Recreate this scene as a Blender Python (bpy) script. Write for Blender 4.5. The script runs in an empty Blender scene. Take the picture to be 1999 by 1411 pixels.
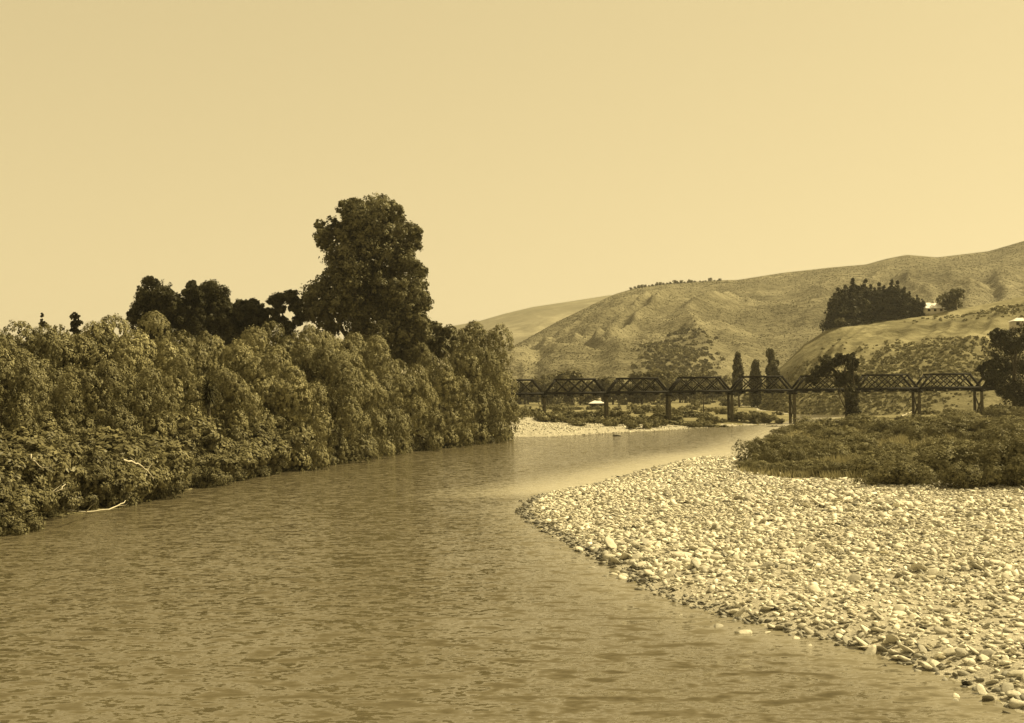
import bpy, math
import numpy as np
from mathutils import Matrix, Vector

# ------------------------------------------------------------------ camera, world, sun, exposure
scene = bpy.context.scene
C = scene.collection
FPX, CX, CY = 2413.0, 999.5, 705.5            # focal length and centre in photo pixels
CAM_H, PITCH, ROLL = 7.0, math.radians(1.48), math.radians(0.8)
cam_d = bpy.data.cameras.new('camera'); cam = bpy.data.objects.new('camera', cam_d); C.objects.link(cam)
cam_d.sensor_width = 36.0; cam_d.lens = 36.0 * FPX / 1999.0
cam_d.clip_start = 0.5; cam_d.clip_end = 12000
CAM_M = (Matrix.Translation((0, 0, CAM_H)) @ Matrix.Rotation(math.pi / 2 + PITCH, 4, 'X') @ Matrix.Rotation(-ROLL, 4, 'Z'))
cam.matrix_world = CAM_M
scene.camera = cam

SUN_AZ, SUN_EL = math.radians(70), math.radians(46)     # azimuth clockwise from +Y (the view), elevation
world = bpy.data.worlds.new('World'); scene.world = world; world.use_nodes = True
nt = world.node_tree; nt.nodes.clear()
sky = nt.nodes.new('ShaderNodeTexSky'); sky.sky_type = 'NISHITA'; sky.sun_disc = False
sky.sun_elevation = SUN_EL; sky.sun_rotation = SUN_AZ
sky.air_density = 1.0; sky.dust_density = 1.3; sky.ozone_density = 1.0
bw = nt.nodes.new('ShaderNodeRGBToBW')
pw = nt.nodes.new('ShaderNodeMath'); pw.operation = 'POWER'; pw.inputs[1].default_value = 0.32
vm = nt.nodes.new('ShaderNodeVectorMath'); vm.operation = 'SCALE'; vm.inputs[0].default_value = (1.0, 0.795, 0.40)
bg = nt.nodes.new('ShaderNodeBackground'); bg.inputs['Strength'].default_value = 0.15
sc_ = nt.nodes.new('ShaderNodeMath'); sc_.operation = 'MULTIPLY'; sc_.inputs[1].default_value = 2.28
out = nt.nodes.new('ShaderNodeOutputWorld')
nt.links.new(sky.outputs[0], bw.inputs[0]); nt.links.new(bw.outputs[0], pw.inputs[0])
nt.links.new(pw.outputs[0], sc_.inputs[0]); nt.links.new(sc_.outputs[0], vm.inputs['Scale'])
nt.links.new(vm.outputs[0], bg.inputs['Color']); nt.links.new(bg.outputs[0], out.inputs['Surface'])
sun_d = bpy.data.lights.new('sun', 'SUN'); sun_d.energy = 5.0; sun_d.angle = math.radians(0.55); sun_d.color = (1.0, 0.83, 0.47)
sun = bpy.data.objects.new('sun', sun_d); C.objects.link(sun)
sdir = Vector((math.sin(SUN_AZ) * math.cos(SUN_EL), math.cos(SUN_AZ) * math.cos(SUN_EL), math.sin(SUN_EL)))
sun.rotation_euler = sdir.to_track_quat('Z', 'Y').to_euler(); sun.location = (0, 0, 400)
scene.view_settings.view_transform = 'Standard'; scene.view_settings.look = 'None'
scene.view_settings.gamma = 1.0; scene.view_settings.exposure = 0.6
scene.cycles.max_bounces = 6; scene.cycles.diffuse_bounces = 2; scene.cycles.glossy_bounces = 2
scene.cycles.transmission_bounces = 3; scene.cycles.transparent_max_bounces = 6; scene.cycles.volume_bounces = 0
scene.cycles.use_denoising = True

# ------------------------------------------------------------------ helpers
_R = np.array(CAM_M.to_3x3())
def ray(px, py):
    px = np.asarray(px, float); py = np.asarray(py, float)
    v = np.stack([(px - CX) / FPX, -(py - CY) / FPX, -np.ones_like(px + py)], -1)
    return v @ _R.T
def ground(px, py, z=0.0):                    # point of height z seen at a pixel
    d = ray(px, py); t = (z - CAM_H) / d[..., 2]
    return np.stack([d[..., 0] * t, d[..., 1] * t], -1)
def at(px, py, Y):                            # point at depth Y seen at a pixel
    d = ray(px, py); t = Y / d[..., 1]
    p = d * np.asarray(t)[..., None]; p[..., 2] += CAM_H
    return p
def sm(x): x = np.clip(x, 0, 1); return x * x * (3 - 2 * x)

def _hash(ix, iy, s):
    h = (ix.astype(np.int64) * 374761393 + iy.astype(np.int64) * 668265263 + s * 1442695041) & 0x7fffffff
    h = ((h ^ (h >> 13)) * 1274126177) & 0x7fffffff
    return ((h ^ (h >> 16)) & 0xffff) / 65535.0
def vnoise(x, y, s=0):
    x = np.asarray(x, float); y = np.asarray(y, float)
    ix = np.floor(x); iy = np.floor(y); fx = x - ix; fy = y - iy
    fx = fx * fx * (3 - 2 * fx); fy = fy * fy * (3 - 2 * fy)
    a = _hash(ix, iy, s); b = _hash(ix + 1, iy, s); c = _hash(ix, iy + 1, s); d = _hash(ix + 1, iy + 1, s)
    return (a * (1 - fx) + b * fx) * (1 - fy) + (c * (1 - fx) + d * fx) * fy - 0.5
def fbm(x, y, s=0, o=4, g=0.5):
    r = 0; a = 1.0
    for k in range(o): r = r + a * vnoise(x * 2 ** k, y * 2 ** k, s + k * 17); a *= g
    return r

def mesh(name, V, F, tone=None, smooth=False):
    V = np.asarray(V, np.float32); F = np.asarray(F, np.int32)
    me = bpy.data.meshes.new(name); n, k = F.shape
    me.vertices.add(len(V)); me.vertices.foreach_set('co', V.ravel())
    me.loops.add(n * k); me.loops.foreach_set('vertex_index', F.ravel())
    me.polygons.add(n); me.polygons.foreach_set('loop_start', np.arange(0, n * k, k, dtype=np.int32))
    if smooth: me.polygons.foreach_set('use_smooth', np.ones(n, bool))
    if tone is not None:
        a = me.attributes.new('tone', 'FLOAT', 'POINT'); a.data.foreach_set('value', np.asarray(tone, np.float32))
    me.update(calc_edges=True); me.validate()
    return me
def join(parts):                              # [(V, F), ...] of equal face size -> V, F
    Vs, Fs, n = [], [], 0
    for V, F in parts: Vs.append(V); Fs.append(np.asarray(F) + n); n += len(V)
    return np.concatenate(Vs), np.concatenate(Fs)
def obj(name, me, mat=None, parent=None, loc=None):
    o = bpy.data.objects.new(name, me); C.objects.link(o)
    if mat and not me.materials: me.materials.append(mat)
    if parent: o.parent = parent
    if loc is not None: o.location = loc
    return o
def empty(name, loc=(0, 0, 0)):
    o = bpy.data.objects.new(name, None); C.objects.link(o); o.location = loc; o.empty_display_size = 0.3
    return o
def tag(o, label=None, cat=None, group=None, kind=None):
    for k, v in (('label', label), ('category', cat), ('group', group), ('kind', kind)):
        if v: o[k] = v
    return o
def copy_tree(o, parent=None):
    c = o.copy(); C.objects.link(c); c.parent = parent
    for ch in o.children: copy_tree(ch, c)
    return c

BOXF = np.array([[0, 3, 2, 1], [4, 5, 6, 7], [0, 1, 5, 4], [1, 2, 6, 5], [2, 3, 7, 6], [3, 0, 4, 7]])
def box(x0, x1, y0, y1, z0, z1):
    return np.array([[x0, y0, z0], [x1, y0, z0], [x1, y1, z0], [x0, y1, z0],
                     [x0, y0, z1], [x1, y0, z1], [x1, y1, z1], [x0, y1, z1]], float), BOXF
def beam(p, q, w, h, up=(0, 0, 1)):           # rectangular bar from p to q
    p = np.array(p, float); q = np.array(q, float); d = q - p; d /= np.linalg.norm(d)
    s = np.cross(d, up); s /= np.linalg.norm(s); u = np.cross(s, d)
    V = []
    for e in (p, q):
        for a, b in ((-1, -1), (1, -1), (1, 1), (-1, 1)): V.append(e + s * a * w / 2 + u * b * h / 2)
    return np.array(V), BOXF
def tube(pts, rad, sides=7):
    pts = np.array(pts, float); n = len(pts); V = []
    for i in range(n):
        d = pts[min(i + 1, n - 1)] - pts[max(i - 1, 0)]; d /= np.linalg.norm(d) + 1e-9
        a = np.cross(d, (0.31, 0.9, 0.2) if abs(d[2]) > 0.5 else (0, 0, 1)); a /= np.linalg.norm(a); b = np.cross(d, a)
        th = np.arange(sides) * 2 * math.pi / sides
        V.append(pts[i] + rad[i] * (np.cos(th)[:, None] * a + np.sin(th)[:, None] * b))
    F = []
    for i in range(n - 1):
        for k in range(sides):
            F.append([i * sides + k, i * sides + (k + 1) % sides, (i + 1) * sides + (k + 1) % sides, (i + 1) * sides + k])
    return np.concatenate(V), np.array(F)

# ------------------------------------------------------------------ materials
def mat(name):
    m = bpy.data.materials.new(name); m.use_nodes = True; t = m.node_tree
    for n in list(t.nodes):
        if n.type != 'OUTPUT_MATERIAL': t.nodes.remove(n)
    return m, t, t.nodes['Material Output']
def N(t, ty, **kw):
    n = t.nodes.new(ty)
    for k, v in kw.items(): setattr(n, k, v)
    return n
def noise(t, scale, detail=4, rough=0.55, vec=None):
    n = N(t, 'ShaderNodeTexNoise'); n.inputs['Scale'].default_value = scale; n.inputs['Detail'].default_value = detail
    n.inputs['Roughness'].default_value = rough
    if vec: t.links.new(vec, n.inputs['Vector'])
    return n
def ramp(t, fac, stops):
    r = N(t, 'ShaderNodeValToRGB'); e = r.color_ramp.elements
    while len(e) < len(stops): e.new(0.5)
    for el, (p, c) in zip(e, stops): el.position = p; el.color = (*c, 1)
    t.links.new(fac, r.inputs[0]); return r
def math_(t, op, a, b):
    n = N(t, 'ShaderNodeMath', operation=op)
    for i, v in enumerate((a, b)):
        if isinstance(v, (int, float)): n.inputs[i].default_value = v
        else: t.links.new(v, n.inputs[i])
    return n.outputs[0]
def scale_col(t, col, f):
    n = N(t, 'ShaderNodeVectorMath', operation='SCALE')
    if isinstance(col, tuple): n.inputs[0].default_value = col
    else: t.links.new(col, n.inputs[0])
    t.links.new(f, n.inputs['Scale']); return n.outputs[0]

def leaf_mat(name, col, trans=0.3, gloss=0.06):
    m, t, o = mat(name)
    at_ = N(t, 'ShaderNodeAttribute', attribute_name='tone')
    oi = N(t, 'ShaderNodeObjectInfo')
    rv = math_(t, 'ADD', math_(t, 'MULTIPLY', oi.outputs['Random'], 0.4), 0.8)
    f = math_(t, 'MULTIPLY', at_.outputs['Fac'], rv)
    c = scale_col(t, col, f)
    d = N(t, 'ShaderNodeBsdfDiffuse'); t.links.new(c, d.inputs[0])
    tr = N(t, 'ShaderNodeBsdfTranslucent'); t.links.new(c, tr.inputs[0])
    mx = N(t, 'ShaderNodeMixShader'); mx.inputs[0].default_value = trans
    t.links.new(d.outputs[0], mx.inputs[1]); t.links.new(tr.outputs[0], mx.inputs[2])
    g = N(t, 'ShaderNodeBsdfGlossy'); g.inputs['Roughness'].default_value = 0.45; g.inputs[0].default_value = (0.9, 0.9, 0.85, 1)
    m2 = N(t, 'ShaderNodeMixShader'); m2.inputs[0].default_value = gloss
    t.links.new(mx.outputs[0], m2.inputs[1]); t.links.new(g.outputs[0], m2.inputs[2])
    t.links.new(m2.outputs[0], o.inputs[0]); return m
def solid(name, col, var=0.3, scale=2.0, rough=0.85, bump=0.0, bscale=None, use_tone=False):
    m, t, o = mat(name)
    tc = N(t, 'ShaderNodeTexCoord'); n = noise(t, scale, 5, 0.6, tc.outputs['Object'])
    r = ramp(t, n.outputs['Fac'], [(0.3, tuple(c * (1 - var) for c in col)), (0.7, tuple(c * (1 + var) for c in col))])
    p = N(t, 'ShaderNodeBsdfPrincipled'); p.inputs['Roughness'].default_value = rough; p.inputs['Specular IOR Level'].default_value = 0.25
    cc = r.outputs[0]
    if use_tone:
        a = N(t, 'ShaderNodeAttribute', attribute_name='tone'); cc = scale_col(t, cc, a.outputs['Fac'])
    t.links.new(cc, p.inputs['Base Color'])
    if bump:
        b = N(t, 'ShaderNodeBump'); b.inputs['Strength'].default_value = bump; b.inputs['Distance'].default_value = 0.1
        n2 = noise(t, bscale or scale * 4, 5, 0.6, tc.outputs['Object'])
        t.links.new(n2.outputs['Fac'], b.inputs['Height']); t.links.new(b.outputs[0], p.inputs['Normal'])
    t.links.new(p.outputs[0], o.inputs[0]); return m

M = {}
M['willow'] = leaf_mat('willow_leaf', (0.215, 0.197, 0.104), 0.12, 0.012)
M['bush'] = leaf_mat('bush_leaf', (0.145, 0.132, 0.069), 0.14, 0.012)
M['dark'] = leaf_mat('dark_leaf', (0.045, 0.042, 0.020), 0.12, 0.01)
M['tall'] = leaf_mat('tall_tree_leaf', (0.13, 0.12, 0.063), 0.18, 0.015)
M['scrub'] = leaf_mat('scrub_leaf', (0.17, 0.156, 0.084), 0.16, 0.01)
M['hillscrub'] = leaf_mat('hill_scrub_leaf', (0.145, 0.132, 0.077), 0.2, 0.005)
M['farleaf'] = leaf_mat('far_tree_leaf', (0.14, 0.127, 0.068), 0.15, 0.005)
M['bark'] = solid('bark', (0.10, 0.085, 0.05), 0.35, 6, 0.9, 0.4)
M['driftwood'] = solid('driftwood', (0.52, 0.48, 0.36), 0.2, 5, 0.8)
M['timber'] = solid('bridge_timber', (0.014, 0.012, 0.007), 0.35, 3, 0.8)
M['pier'] = solid('pier_concrete', (0.09, 0.08, 0.05), 0.3, 1.5, 0.9)
M['stone'] = solid('river_stone', (0.57, 0.538, 0.43), 0.22, 3.0, 0.8, 0.25, 25, True)
M['roof'] = solid('roof_iron', (0.75, 0.73, 0.66), 0.06, 1.0, 0.55)
M['house_wall'] = solid('house_wall', (0.5, 0.46, 0.36), 0.08, 1.0)
M['window'] = solid('window_glass', (0.04, 0.035, 0.025), 0.1, 1.0, 0.2)
M['pole'] = solid('pole_wood', (0.06, 0.05, 0.03), 0.2, 3)

def ground_mat(name, stops, s1, s2, bump, bs, dist):
    m, t, o = mat(name)
    ge = N(t, 'ShaderNodeNewGeometry')
    a = noise(t, s1, 5, 0.6, ge.outputs['Position']); b = noise(t, s2, 4, 0.6, ge.outputs['Position'])
    f = math_(t, 'ADD', math_(t, 'MULTIPLY', a.outputs['Fac'], 0.6), math_(t, 'MULTIPLY', b.outputs['Fac'], 0.4))
    r = ramp(t, f, stops)
    p = N(t, 'ShaderNodeBsdfPrincipled'); p.inputs['Roughness'].default_value = 0.95; p.inputs['Specular IOR Level'].default_value = 0.1
    t.links.new(r.outputs[0], p.inputs['Base Color'])
    n2 = noise(t, bs, 5, 0.6, ge.outputs['Position'])
    bu = N(t, 'ShaderNodeBump'); bu.inputs['Strength'].default_value = bump; bu.inputs['Distance'].default_value = dist
    t.links.new(n2.outputs['Fac'], bu.inputs['Height']); t.links.new(bu.outputs[0], p.inputs['Normal'])
    t.links.new(p.outputs[0], o.inputs[0]); return m
M['grass'] = ground_mat('dry_grass', [(0.35, (0.10, 0.09, 0.045)), (0.5, (0.19, 0.17, 0.09)), (0.65, (0.30, 0.27, 0.16))], 0.12, 1.5, 0.6, 3.0, 0.3)
M['gravel'] = ground_mat('gravel', [(0.3, (0.22, 0.20, 0.15)), (0.5, (0.40, 0.372, 0.29)), (0.7, (0.55, 0.51, 0.41))], 1.2, 9.0, 0.8, 9.0, 0.15)
M['hill'] = ground_mat('hill_pasture', [(0.34, (0.105, 0.095, 0.055)), (0.50, (0.16, 0.145, 0.087)), (0.66, (0.26, 0.237, 0.152))], 0.012, 0.09, 0.8, 0.14, 6.0)
M['spur'] = ground_mat('spur_pasture', [(0.36, (0.09, 0.081, 0.042)), (0.50, (0.17, 0.154, 0.085)), (0.64, (0.29, 0.264, 0.16))], 0.035, 0.2, 0.7, 0.25, 1.5)
M['farhill'] = ground_mat('far_hill_pasture', [(0.38, (0.15, 0.137, 0.083)), (0.50, (0.20, 0.182, 0.115)), (0.62, (0.33, 0.30, 0.20))], 0.004, 0.03, 0.5, 0.06, 4.0)

WAVE = (0.6, 1.1)                             # slope of the long and the short ripples
def water_mat():
    m, t, o = mat('river_water')
    ge = N(t, 'ShaderNodeNewGeometry')
    mp = N(t, 'ShaderNodeMapping'); mp.inputs['Scale'].default_value = (0.62, 1.0, 1.0); mp.inputs['Rotation'].default_value = (0, 0, math.radians(8))
    t.links.new(ge.outputs['Position'], mp.inputs[0])
    n1 = noise(t, 2.0, 1.0, 0.5, mp.outputs[0]); n2 = noise(t, 7.0, 2.0, 0.5, mp.outputs[0])
    patch = noise(t, 0.06, 3, 0.6, mp.outputs[0])
    pr = ramp(t, patch.outputs['Fac'], [(0.36, (0.45,) * 3), (0.64, (1.15,) * 3)])
    sh = N(t, 'ShaderNodeAttribute', attribute_name='tone')
    calm = math_(t, 'SUBTRACT', 1.0, math_(t, 'MULTIPLY', sh.outputs['Fac'], 0.6))
    amp = math_(t, 'MULTIPLY', pr.outputs[0], calm)
    def slope(n, k):
        v = N(t, 'ShaderNodeVectorMath', operation='SUBTRACT'); t.links.new(n.outputs['Color'], v.inputs[0]); v.inputs[1].default_value = (0.5, 0.5, 0.5)
        w = N(t, 'ShaderNodeVectorMath', operation='MULTIPLY'); t.links.new(v.outputs[0], w.inputs[0]); w.inputs[1].default_value = (k * .6, k, 0.0); return w.outputs[0]
    ad = N(t, 'ShaderNodeVectorMath', operation='ADD'); t.links.new(slope(n1, WAVE[0]), ad.inputs[0]); t.links.new(slope(n2, WAVE[1]), ad.inputs[1])
    n3 = noise(t, 1.5, 2.0, 0.55, mp.outputs[0])             # steeper faces of the wavelets, turned towards the bank we stand on
    fr = ramp(t, n3.outputs['Fac'], [(0.53, (0.0,) * 3), (0.66, (1.0,) * 3)])
    fv = scale_col(t, (0.05, -0.70, 0.0), fr.outputs[0])
    ad2 = N(t, 'ShaderNodeVectorMath', operation='ADD'); t.links.new(ad.outputs[0], ad2.inputs[0]); t.links.new(fv, ad2.inputs[1])
    sl = scale_col(t, ad2.outputs[0], amp)
    a2 = N(t, 'ShaderNodeVectorMath', operation='ADD'); t.links.new(sl, a2.inputs[0]); a2.inputs[1].default_value = (0, 0, 1)
    bu = N(t, 'ShaderNodeVectorMath', operation='NORMALIZE'); t.links.new(a2.outputs[0], bu.inputs[0])
    p = N(t, 'ShaderNodeBsdfPrincipled')
    mx = N(t, 'ShaderNodeMix', data_type='RGBA'); mx.inputs[6].default_value = (0.115, 0.098, 0.058, 1); mx.inputs[7].default_value = (0.5, 0.46, 0.34, 1)  # pale colour: gravel bed at the near edge, painted sky glare upstream
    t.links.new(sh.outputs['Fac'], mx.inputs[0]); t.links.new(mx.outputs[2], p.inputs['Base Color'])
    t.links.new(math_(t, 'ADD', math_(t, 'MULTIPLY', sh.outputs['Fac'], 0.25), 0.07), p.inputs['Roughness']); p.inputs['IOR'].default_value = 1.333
    t.links.new(bu.outputs[0], p.inputs['Normal']); t.links.new(p.outputs[0], o.inputs[0]); return m
M['water'] = water_mat()

# ------------------------------------------------------------------ the ground: river, banks, floodplain
g = lambda pts, z=0.0: [tuple(ground(x, y, z)) for x, y in pts]
left_px = [(0, 1045), (90, 1012), (240, 992), (310, 966), (420, 947), (520, 927), (620, 909), (720, 894), (800, 882), (900, 869), (950, 863)]
far_px = [(940, 858), (962, 853), (1080, 852), (1200, 845), (1300, 840), (1400, 833), (1530, 827), (1552, 814), (1562, 808), (1660, 804), (1780, 802), (2100, 800)]
right_px = [(2100, 807), (1800, 810), (1650, 815), (1590, 823), (1540, 833), (1520, 850), (1500, 865), (1450, 880), (1370, 891), (1270, 916), (1150, 949), (1045, 968), (1008, 1000),
            (1060, 1036), (1130, 1076), (1210, 1112), (1250, 1146), (1320, 1176), (1450, 1212), (1540, 1236), (1640, 1256), (1750, 1291), (1870, 1331), (1940, 1366), (1999, 1396)]
L = [(-24, -90), (-24, 0), (-25, 35)] + g(left_px)
Fr = g(far_px)
Rt = g(right_px) + [(13.5, 18), (17, 0), (22, -90)]
RIV = np.array(L + Fr + Rt)
side = np.array([0] * len(L) + [1] * len(Fr) + [2] * len(Rt))      # side of the segment that starts at each point

def inside(P, poly):
    x, y = P[:, 0], P[:, 1]; r = np.zeros(len(P), bool); j = len(poly) - 1
    for i in range(len(poly)):
        (xi, yi), (xj, yj) = poly[i], poly[j]
        c = ((yi > y) != (yj > y)) & (x < (xj - xi) * (y - yi) / (yj - yi + 1e-12) + xi)
        r ^= c; j = i
    return r
def shore(P):                                  # signed distance to the river's edge and distance to each bank
    D = np.full((3, len(P)), 1e9)
    for i in range(len(RIV)):
        a = RIV[i]; b = RIV[(i + 1) % len(RIV)]
        if i == len(RIV) - 1: continue
        ab = b - a; t = np.clip(((P - a) @ ab) / (ab @ ab), 0, 1)
        d = np.hypot(*(P - a - t[:, None] * ab).T); s = side[i]; D[s] = np.minimum(D[s], d)
    d = D.min(0); return np.where(inside(P, RIV), -d, d), D
def gz(x, y):
    x = np.atleast_1d(np.asarray(x, float)); y = np.atleast_1d(np.asarray(y, float)); P = np.stack([x, y], 1)
    sd, D = shore(P); w = 1 / (D + 0.5) ** 3; w /= w.sum(0); s = np.maximum(sd, 0)
    zl = 1.6 * sm(s / 6) + 2.2 * sm((s - 4) / 18) + 12.0 * sm((s - 26) / 34) * (1 - sm((y - 175) / 90))
    zf = 0.75 * sm(s / 9) + 1.0 * sm((s - 26) / 7) + 0.5 * sm((s - 60) / 120)
    zr = 0.30 * sm(s / 1.6) + 0.65 * sm(s / 26) + 0.6 * sm((s - 26) / 60)
    z = w[0] * zl + w[1] * zf + w[2] * zr
    z = z + (0.10 * fbm(x * 0.12, y * 0.12, 5) + 0.35 * fbm(x * 0.02, y * 0.02, 9)) * sm(s / 30)
    return np.where(sd < 0, -1.3 * sm(-sd / 7) - 0.12 * sm(-sd / 0.6), z)
def gz1(x, y): return float(gz(x, y)[0])

GRAV_R = np.array(g(right_px[4:]) + [(13.5, 18), (17, 0), (70, 0), (70, 70)] + g([(2250, 975), (1999, 962), (1830, 952), (1700, 944), (1570, 934), (1470, 918), (1455, 900), (1525, 842)], 0.7))
GRAV_F = np.array(g(far_px[:8]) + g([(1545, 812), (1530, 818), (1300, 826), (1110, 827), (1090, 822), (1000, 827), (930, 832)], 0.9))
GRAV_U = np.array(g(far_px[8:]) + g([(2100, 790), (1780, 791), (1640, 789), (1560, 790), (1440, 794), (1450, 797), (1545, 803)], 1.0))

th = np.radians(np.concatenate([np.arange(-180, -40, 7), np.arange(-40, -25, 1.0), np.arange(-25, 25, 0.16), np.arange(25, 40, 1.0), np.arange(40, 180, 7)]))
rr = [4.0]
while rr[-1] < 3400: rr.append(rr[-1] * 1.0165 + 0.02)
rr = np.array(rr)
TH, RR = np.meshgrid(th, rr)
GX = (np.sin(TH) * RR).ravel(); GY = (np.cos(TH) * RR).ravel(); GZ = gz(GX, GY)
nT, nR = len(th), len(rr)
ii, jj = np.meshgrid(np.arange(nR - 1), np.arange(nT), indexing='ij')
j2 = (jj + 1) % nT
FQ = np.stack([ii * nT + jj, ii * nT + j2, (ii + 1) * nT + j2, (ii + 1) * nT + jj], -1).reshape(-1, 4)
FQ = FQ[:, ::-1]
GV = np.stack([GX, GY, GZ], 1)
cen = GV[FQ].mean(1)
cls = np.zeros(len(FQ), int)
sdc, Dc = shore(cen[:, :2])
cls[inside(cen[:, :2], GRAV_R)] = 2
cls[inside(cen[:, :2], GRAV_F)] = 3
cls[inside(cen[:, :2], GRAV_U)] = 4
cls[sdc < -0.8] = 1
def submesh(name, k):
    F = FQ[cls == k]; u, inv = np.unique(F, return_inverse=True)
    return mesh(name, GV[u], inv.reshape(-1, 4), smooth=True)
for nm, k, mk in (('ground', 0, 'grass'), ('river_bed', 1, 'gravel'), ('gravel_bank', 2, 'gravel'), ('far_gravel_bar', 3, 'gravel'), ('upstream_gravel_bar', 4, 'gravel')):
    o = tag(obj(nm, submesh(nm, k), M[mk]), kind='structure')
    if k == 2: gravel_bank = o
    if k == 3: far_bar = o

# water sheet
wx = np.concatenate([np.arange(-60, 60, 1.0), np.arange(60, 330, 6.0)]); wy = np.concatenate([np.arange(-90, 20, 5), np.arange(20, 130, 1.0), np.arange(130, 620, 4.0)])
WX, WY = np.meshgrid(wx, wy); WX = WX.ravel(); WY = WY.ravel()
sdw, Dw = shore(np.stack([WX, WY], 1))
shallow_glare = (1 - sm(-sdw / 3.5)) * (Dw[0] > Dw[2]) * .22
shallow_glare = np.maximum(shallow_glare, (1 - sm(np.abs(Dw[2]) / 11)) * sm((WY - 78) / 14) * 0.75)  # pale upstream strip: sky glare on the riffle, painted into the water colour
nx, ny = len(wx), len(wy)
a, b = np.meshgrid(np.arange(ny - 1), np.arange(nx - 1), indexing='ij')
WF = np.stack([a * nx + b, a * nx + b + 1, (a + 1) * nx + b + 1, (a + 1) * nx + b], -1).reshape(-1, 4)
keep = (sdw[WF] < 2.5).any(1); WF = WF[keep]
u, inv = np.unique(WF, return_inverse=True)
tag(obj('river_water', mesh('river_water', np.stack([WX, WY, np.zeros_like(WX)], 1)[u], inv.reshape(-1, 4), np.clip(shallow_glare, 0, 1)[u], True), M['water']), kind='structure')

# ------------------------------------------------------------------ hills
def hill(name, ridge, Y0, Y1, base_py, mk, amp, seed, gul, shape=0.9, nu=260, ntt=110, back=0.45, spur=(150, 80, 0)):
    """ridge: photo outline; Y0 / Y1 depth of foot and crest; gullies as real relief"""
    rp = np.array(ridge, float); px = np.linspace(rp[0, 0], rp[-1, 0], nu); py = np.interp(px, rp[:, 0], rp[:, 1])
    y0 = np.interp(px, *np.array(Y0, float).T); y1 = np.interp(px, *np.array(Y1, float).T)
    crest = np.array([at(x, y, d) for x, y, d in zip(px, py, y1)])
    uu = crest[:, 0] / crest[:, 1]
    t = np.concatenate([np.linspace(0, 1, ntt), 1 + np.linspace(0.03, 1, 14) * back])
    T, U = np.meshgrid(t, np.arange(nu), indexing='ij')
    Y = y0[U] + T * (y1 - y0)[U]; X = uu[U] * Y; zc = crest[U, 2]
    prof = np.where(T <= 1, np.clip(T, 0, 1) ** shape, 1 - ((T - 1) / back) ** 1.4)
    z0 = -3.0
    rel = (0.25 - np.abs(fbm((X + 0.8 * Y) / gul, (X - Y * 0.5) / (gul * 2.6), seed, 4, 0.5)) * 1.3) * amp + fbm(X / (gul * .3), Y / (gul * .3), seed + 50, 3) * amp * 0.18
    env = np.sin(np.clip(T, 0, 1) * math.pi) ** 1.2
    cc = (px[U] + spur[0] * (1 - np.clip(T, 0, 1)) + 130 * fbm(X / 160, Y / 160, seed + 7)) / spur[1]
    rel = rel * .6 + spur[2] * (0.22 - np.abs(vnoise(cc, cc * 0 + .5, seed + 3)) - .5 * np.abs(vnoise(cc * 2.3, T * 1.5, seed + 4)))
    Z = z0 + (zc - z0) * prof + rel * env
    F = []
    nt_ = len(t); a, b = np.meshgrid(np.arange(nt_ - 1), np.arange(nu - 1), indexing='ij')
    F = np.stack([a * nu + b, a * nu + b + 1, (a + 1) * nu + b + 1, (a + 1) * nu + b], -1).reshape(-1, 4)
    V = np.stack([X, Y, Z], -1).reshape(-1, 3)
    tag(obj(name, mesh(name, V, F, smooth=True), M[mk]), kind='structure')
    return dict(V=V.reshape(nt_, nu, 3), px=px, nt=ntt)
def hill_at(h, px, t):                         # a surface point of a hill, by its column and how far up the slope
    V = h['V'][:h['nt']]; u = np.interp(px, h['px'], np.arange(len(h['px']))); v = t * (h['nt'] - 1)
    u0 = int(min(max(u, 0), V.shape[1] - 2)); v0 = int(min(max(v, 0), V.shape[0] - 2)); fu, fv = u - u0, v - v0
    return (V[v0, u0] * (1 - fu) + V[v0, u0 + 1] * fu) * (1 - fv) + (V[v0 + 1, u0] * (1 - fu) + V[v0 + 1, u0 + 1] * fu) * fv

H_far = hill('far_hills', [(300, 700), (600, 668), (800, 650), (930, 628), (985, 612), (1040, 599), (1100, 590), (1190, 576), (1260, 572), (1500, 600), (1700, 640)],
             [(300, 1500), (1700, 1500)], [(300, 2300), (1700, 2300)], 0, 'farhill', 22, 3, 180, 0.8, 200, 60, spur=(120, 110, 25))
H_main = hill('hillside', [(860, 735), (930, 702), (985, 684), (1040, 655), (1100, 622), (1165, 590), (1200, 574), (1240, 562), (1300, 553), (1350, 550), (1400, 547), (1440, 546), (1530, 532), (1620, 522), (1690, 516), (1730, 505), (1770, 497), (1830, 502),
                         (1880, 496), (1930, 490), (1965, 480), (1999, 470), (2150, 430), (2400, 400), (2700, 420)],
              [(860, 640), (1400, 620), (2000, 700), (2700, 700)], [(860, 900), (1100, 1150), (1400, 1300), (2000, 1250), (2700, 1150)], 0, 'hill', 48, 11, 150, 0.85, 340, 130, spur=(170, 100, 30))
H_spur = hill('terrace_spur', [(1450, 768), (1490, 745), (1530, 712), (1570, 672), (1620, 640), (1645, 630), (1690, 624), (1760, 616), (1830, 608), (1880, 602), (1940, 590), (1999, 578), (2150, 550), (2500, 520)],
              [(1450, 400), (1530, 345), (1700, 318), (1999, 300), (2500, 290)], [(1450, 430), (1560, 440), (1700, 455), (1999, 440), (2500, 400)], 0, 'spur', 7.0, 23, 24, 0.72, 300, 110, 1.2, spur=(90, 55, 6))

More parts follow.
